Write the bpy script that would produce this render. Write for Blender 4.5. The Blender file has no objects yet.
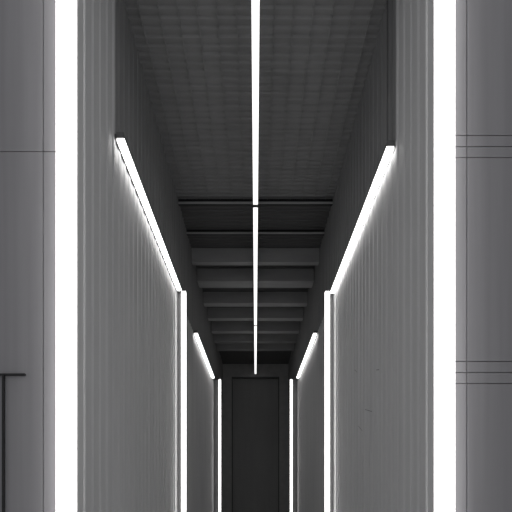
import bpy, bmesh, math, random
random.seed(3)
S=bpy.context.scene
CAMZ=1.6; F=512.0; VX=255.5; VY=485.0

# ---------- materials
def mat(name, col, rough=0.6, metal=0.0, noise=0.0, scale=(3,3,3), nscale=2.0, emit=None, bump=0.0):
    m=bpy.data.materials.new(name); m.use_nodes=True
    nt=m.node_tree; b=nt.nodes['Principled BSDF']
    b.inputs['Roughness'].default_value=rough; b.inputs['Metallic'].default_value=metal
    b.inputs['Base Color'].default_value=(*col,1)
    if noise>0:
        tc=nt.nodes.new('ShaderNodeTexCoord'); mp=nt.nodes.new('ShaderNodeMapping')
        mp.inputs['Scale'].default_value=scale
        n=nt.nodes.new('ShaderNodeTexNoise'); n.inputs['Scale'].default_value=nscale; n.inputs['Detail'].default_value=4
        r=nt.nodes.new('ShaderNodeValToRGB')
        r.color_ramp.elements[0].position=.3; r.color_ramp.elements[1].position=.7
        r.color_ramp.elements[0].color=(*[c*(1-noise) for c in col],1)
        r.color_ramp.elements[1].color=(*[c*(1+noise) for c in col],1)
        nt.links.new(tc.outputs['Object'],mp.inputs[0]); nt.links.new(mp.outputs[0],n.inputs['Vector'])
        nt.links.new(n.outputs['Fac'],r.inputs[0]); nt.links.new(r.outputs[0],b.inputs['Base Color'])
        if bump>0:
            bp=nt.nodes.new('ShaderNodeBump'); bp.inputs['Strength'].default_value=bump; bp.inputs['Distance'].default_value=.01
            nt.links.new(n.outputs['Fac'],bp.inputs['Height']); nt.links.new(bp.outputs[0],b.inputs['Normal'])
    if emit:
        b.inputs['Emission Color'].default_value=(1,.99,.97,1); b.inputs['Emission Strength'].default_value=emit
    return m
M_wall=mat('painted_corrugated_steel',(.50,.50,.506),.6,.0,.06,(4,4,.25),2.0)
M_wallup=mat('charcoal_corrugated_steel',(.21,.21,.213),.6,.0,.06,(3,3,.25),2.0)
M_face=mat('facade_panel_steel',(.25,.244,.257),.6,.0,.10,(7,7,.2),2.0)
M_ceil=mat('ceiling_steel_deck',(.23,.23,.233),.6,.0,.05,(.6,4,4),2.0)
M_ceild=mat('dark_ceiling_deck',(.10,.10,.101),.7,.0,.05,(.6,4,4),2.0)  # darker tone of the same deck, used beyond the first ceiling rail
M_beam=mat('purlin_steel',(.33,.33,.335),.6,.0,.08,(1,4,4),2.0)
M_dark=mat('black_metal',(.015,.015,.016),.5,.3)
M_mark=mat('scuff_paint',(.16,.16,.16),.6)
M_hous=mat('lamp_housing',(.10,.10,.102),.45,.3)
M_door=mat('dark_door_paint',(.34,.34,.342),.7,.0,.04,(5,5,.4),2)
M_far=mat('far_wall_paint',(.42,.42,.42),.6,0,.1)
M_floor=mat('concrete_floor',(.5,.5,.5),.7,.0,.12,(1,1,1),3,bump=.2)
M_led=mat('led_diffuser',(.9,.9,.9),.4,emit=5.2)
M_bar=mat('led_diffuser_bar',(.9,.9,.9),.4,emit=4.8)
M_led2=mat('led_diffuser_ceiling',(.9,.9,.9),.4,emit=1.3)

# ---------- helpers
def newobj(name, verts, faces, m, parent=None):
    me=bpy.data.meshes.new(name); me.from_pydata(verts,[],faces); me.update()
    bm=bmesh.new(); bm.from_mesh(me); bmesh.ops.recalc_face_normals(bm,faces=bm.faces); bm.to_mesh(me); bm.free()
    for mm in (m if isinstance(m,list) else [m]): me.materials.append(mm)
    o=bpy.data.objects.new(name,me); S.collection.objects.link(o)
    if parent: o.parent=parent
    return o
def boxes(name, lst, m, parent=None, bevel=0):
    v=[];f=[];mi=[]
    for b in lst:
        x0,x1,y0,y1,z0,z1=b[:6]; k=len(v)
        v+=[(x0,y0,z0),(x1,y0,z0),(x1,y1,z0),(x0,y1,z0),(x0,y0,z1),(x1,y0,z1),(x1,y1,z1),(x0,y1,z1)]
        f+=[tuple(k+i for i in q) for q in ((0,3,2,1),(4,5,6,7),(0,1,5,4),(1,2,6,5),(2,3,7,6),(3,0,4,7))]
        mi+=[b[6] if len(b)>6 else 0]*6
    o=newobj(name,v,f,m,parent)
    for p,i in zip(o.data.polygons,mi): p.material_index=i
    if bevel:
        md=o.modifiers.new('bevel','BEVEL'); md.width=bevel; md.segments=2
    return o
def empty(name,loc=(0,0,0)):
    e=bpy.data.objects.new(name,None); S.collection.objects.link(e); e.location=loc; return e
def ribs(start,end,pitch,depth,flat=.55,slope=.12):
    p=[];t=start
    while t<end-pitch*.5:
        p+=[(t,0),(t+pitch*flat,0),(t+pitch*(flat+slope),depth),(t+pitch*(1-slope),depth)]
        t+=pitch
    p.append((end,0)); return p

W=1.0; Y0=2.88; Y1=15.5; ZC=CAMZ+3.68; ZU=CAMZ+2.455
# ---------- corridor walls: closed ribbed slabs, charcoal upper cladding past the entrance bay
def side_wall(name,s):
    pr=ribs(Y0,Y1,.15,.009,.60,.08)
    v=[];f=[]
    for t,o in pr:
        v+=[(s*(W-o),t,0),(s*(W-o),t,ZU),(s*(W-o),t,ZC)]
    n=len(pr)
    for i in range(n-1):
        a=3*i;b=3*i+3
        f.append((a,b,b+1,a+1)); f.append((a+1,b+1,b+2,a+2))
    k=len(v); v+=[(s*(W+.1),Y0,0),(s*(W+.1),Y0,ZC),(s*(W+.1),Y1,0),(s*(W+.1),Y1,ZC)]
    f+=[(k,k+1,k+3,k+2),(0,1,2,k+1,k),(3*n-3,3*n-2,3*n-1,k+3,k+2)]
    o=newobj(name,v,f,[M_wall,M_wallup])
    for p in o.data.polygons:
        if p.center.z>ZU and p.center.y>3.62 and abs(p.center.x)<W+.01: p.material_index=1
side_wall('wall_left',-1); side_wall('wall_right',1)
# ---------- ceiling deck, ribs running across
pr=ribs(Y0-.1,Y1,.085,.016,.5,.14)
v=[];f=[]
for t,o in pr: v+=[(-W-.1,t,ZC-o),(W+.1,t,ZC-o)]
n=len(pr)
for i in range(n-1): f.append((2*i,2*i+2,2*i+3,2*i+1))
k=len(v); v+=[(-W-.1,Y0-.1,ZC+.1),(W+.1,Y0-.1,ZC+.1),(-W-.1,Y1,ZC+.1),(W+.1,Y1,ZC+.1)]
f+=[(k,k+1,k+3,k+2),(0,1,k+1,k),(2*n-2,2*n-1,k+3,k+2)]
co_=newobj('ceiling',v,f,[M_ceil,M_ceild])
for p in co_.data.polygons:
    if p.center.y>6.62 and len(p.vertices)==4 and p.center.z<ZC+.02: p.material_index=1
boxes('trim_1',[(x-.004,x+.004,Y0,6.6,ZC-.020,ZC-.002) for x in [-.9+.15*i for i in range(13)]],M_ceil)
# beams
def ydepth(y,h): return F*h/(VY-y)
hb=3.45
bl=[]
for y,wd in ((262,.12),(281,.30),(303,.20),(318,.2),(331,.2),(341,.2),(349,.2)):
    d=ydepth(y,hb)
    if d<Y1-.25: bl.append((-W+.012,W-.012,d,d+wd,CAMZ+hb,ZC-.017))
boxes('ceiling_joists',bl,M_beam)
for y in (204,234):
    d=ydepth(y,3.60)
    e=empty('ceiling_rail')
    boxes('rail_body',[(-W+.012,W-.012,d,d+.05,CAMZ+3.60,ZC-.017)],M_dark,e)
    boxes('rail_lip',[(-W+.012,W-.012,d-.03,d-.001,CAMZ+3.60,CAMZ+3.615)],M_beam,e)

# ---------- floor
boxes('floor',[(-4,4,-1.5,Y1+.3,-.1,0)],M_floor)
# ---------- far wall with tall door
DW=.72; DH=CAMZ+3.28
boxes('wall_far',[(-W-.1,-DW,Y1,Y1+.25,0,ZC+.1),(DW,W+.1,Y1,Y1+.25,0,ZC+.1),(-DW,DW,Y1,Y1+.25,DH,ZC+.1)],M_far)
e=empty('door_1')
boxes('leaf',[(-DW,DW,Y1+.16,Y1+.22,.01,DH)],M_door,e)
boxes('frame',[(-DW,-DW+.03,Y1+.02,Y1+.16,0,DH),(DW-.03,DW,Y1+.02,Y1+.16,0,DH),(-DW+.03,DW-.03,Y1+.02,Y1+.16,DH-.03,DH)],M_hous,e)

# ---------- front facade panels
FZ=6.2
def px(x): return (x-VX)*Y0/F
def pz(y): return CAMZ+(VY-y)*Y0/F
def facade(name,s,vseams,hseams):
    g=.005
    xs=sorted([s*(W+.0),s*2.6]+[px(q) for q in vseams])
    zs=sorted([0,FZ]+[pz(q) for q in hseams])
    a,b=sorted((s*(W+.101),s*2.6))
    L=[(a,b,Y0,Y0+.1,0,FZ)]
    for i in range(len(xs)-1):
        for j in range(len(zs)-1):
            a,b=xs[i],xs[i+1]; c,d=zs[j],zs[j+1]
            L.append((a+(g/2 if i else 0),b-(g/2 if i<len(xs)-2 else 0),Y0-.012,Y0-.0005,c+(g/2 if j else 0),d-(g/2 if j<len(zs)-2 else 0)))
    return boxes(name,L,M_face)
facade('wall_front_left',-1,[44],[153])
facade('wall_front_right',1,[466],[137,148,159,362,373,384])

# ---------- lamps
def vertical_lamp(xc,y,w,ztop,s,wallx=None,zb=.08,hw=.9):
    e=empty('vertical_led_tube_light')
    h=w/2; q=h*hw
    boxes('diffuser',[(xc-h,xc+h,y-.03,y+.008,zb,ztop)],M_led,e,.004)
    boxes('housing',[(xc-q,xc+q,y+.0085,y+.054,zb,ztop)],M_hous,e)
    boxes('end_caps',[(xc-h,xc+h,y-.032,y+.054,ztop+.0005,ztop+.015),(xc-h,xc+h,y-.032,y+.054,zb-.015,zb-.0005)],M_hous,e)
    if wallx:
        a,b=sorted((s*wallx,xc+s*(h-.003)))
        boxes('mounting_fin',[(a,b,y+.012,y+.05,zb,ztop)],M_hous,e)
for s in (-1,1):
    vertical_lamp(s*1.034,2.812,.103,6.0,s,hw=.5)
    vertical_lamp(s*.910,6.5,.056,CAMZ+2.45,s,W-.010)
    vertical_lamp(s*.838,12.05,.045,CAMZ+2.48,s,W-.010)
def bar_lamp(s,y0,y1,zc,w=.05,xc=.95):
    e=empty('wall_led_bar_light')
    h=w/2
    a,b=sorted((s*(xc-h),s*(xc+h)))
    boxes('diffuser',[(a,b,y0,y1,zc-.022,zc+.004)],M_bar,e,.003)
    boxes('housing',[(a,b,y0,y1,zc+.0045,zc+.034)],M_hous,e)
    boxes('end_caps',[(a-.001,b+.001,y0-.01,y0-.0005,zc-.004,zc+.034),(a-.001,b+.001,y1+.0005,y1+.01,zc-.004,zc+.034)],M_hous,e)
    a2,b2=sorted((s*(xc+h),s*(W-.009)))
    boxes('mounting_rail',[(a2,b2,y0,y1,zc-.005,zc+.03)],M_hous,e)
bar_lamp(-1,3.60,6.38,CAMZ+2.44)
bar_lamp(1,3.64,6.38,CAMZ+2.41,xc=.96)
for s in (-1,1):
    bar_lamp(s,8.15,11.5,CAMZ+2.42)
boxes('electrical_conduit',[(.955-.005,.955+.005,3.70,3.710,CAMZ+2.445,ZC-.018)],M_hous)
# ceiling strip
def ceil_lamp(y0,y1):
    e=empty('suspended_led_strip_light'); z=CAMZ+3.36; h=.028
    boxes('diffuser',[(-h,h,y0,y1,z-.02,z+.0)],M_led2,e,.003)
    boxes('housing',[(-h-.003,h+.003,y0,y1,z+.0005,z+.045)],M_hous,e)
    boxes('end_caps',[(-h-.003,h+.003,y0-.02,y0-.0005,z-.022,z+.045),(-h-.003,h+.003,y1+.0005,y1+.02,z-.022,z+.045)],M_hous,e)
    boxes('hangers',[(-.004,.004,y-.004,y+.004,z+.045,ZC) for y in (y0+.3,y1-.3)],M_dark,e)
ceil_lamp(3.0,6.10); ceil_lamp(6.16,10.7); ceil_lamp(10.75,15.4)

# ---------- scuff marks on the right wall: thin slanted slivers on the cladding
v=[];f=[]
for (yy,zz,dy,dz) in ((4.35,CAMZ+.62,.28,.06),(4.75,CAMZ+.50,.2,.07),(4.1,CAMZ+.92,.10,.02),(5.0,CAMZ+1.1,.12,.05)):
    k=len(v); x=W-.0095
    v+=[(x,yy,zz),(x,yy+dy,zz+dz),(x,yy+dy,zz+dz+.007),(x,yy,zz+.007)]; f.append((k,k+1,k+2,k+3))
newobj('trim_2',v,f,M_mark)

# ---------- gate frame in front of the left facade
e=empty('gate_frame')
zt=pz(375.5)
boxes('top_bar',[(-2.2,px(27),Y0-.032,Y0-.013,zt-.005,zt+.005)],M_dark,e)
boxes('post',[(px(5.5)-.005,px(5.5)+.005,Y0-.032,Y0-.013,0,zt-.005)],M_dark,e)

# ---------- world + camera
w=bpy.data.worlds.new('world'); S.world=w; w.use_nodes=True
bg=w.node_tree.nodes['Background']; bg.inputs[0].default_value=(.97,.98,1,1); bg.inputs[1].default_value=.40
S.view_settings.view_transform='Standard'; S.view_settings.look='None'
c=bpy.data.cameras.new('camera'); co=bpy.data.objects.new('camera',c); S.collection.objects.link(co)
co.location=(0,0,CAMZ); co.rotation_euler=(math.pi/2,0,0)
c.sensor_width=36; c.lens=36; c.shift_y=(VY-256)/512; c.shift_x=.001; c.clip_start=.05
S.camera=co
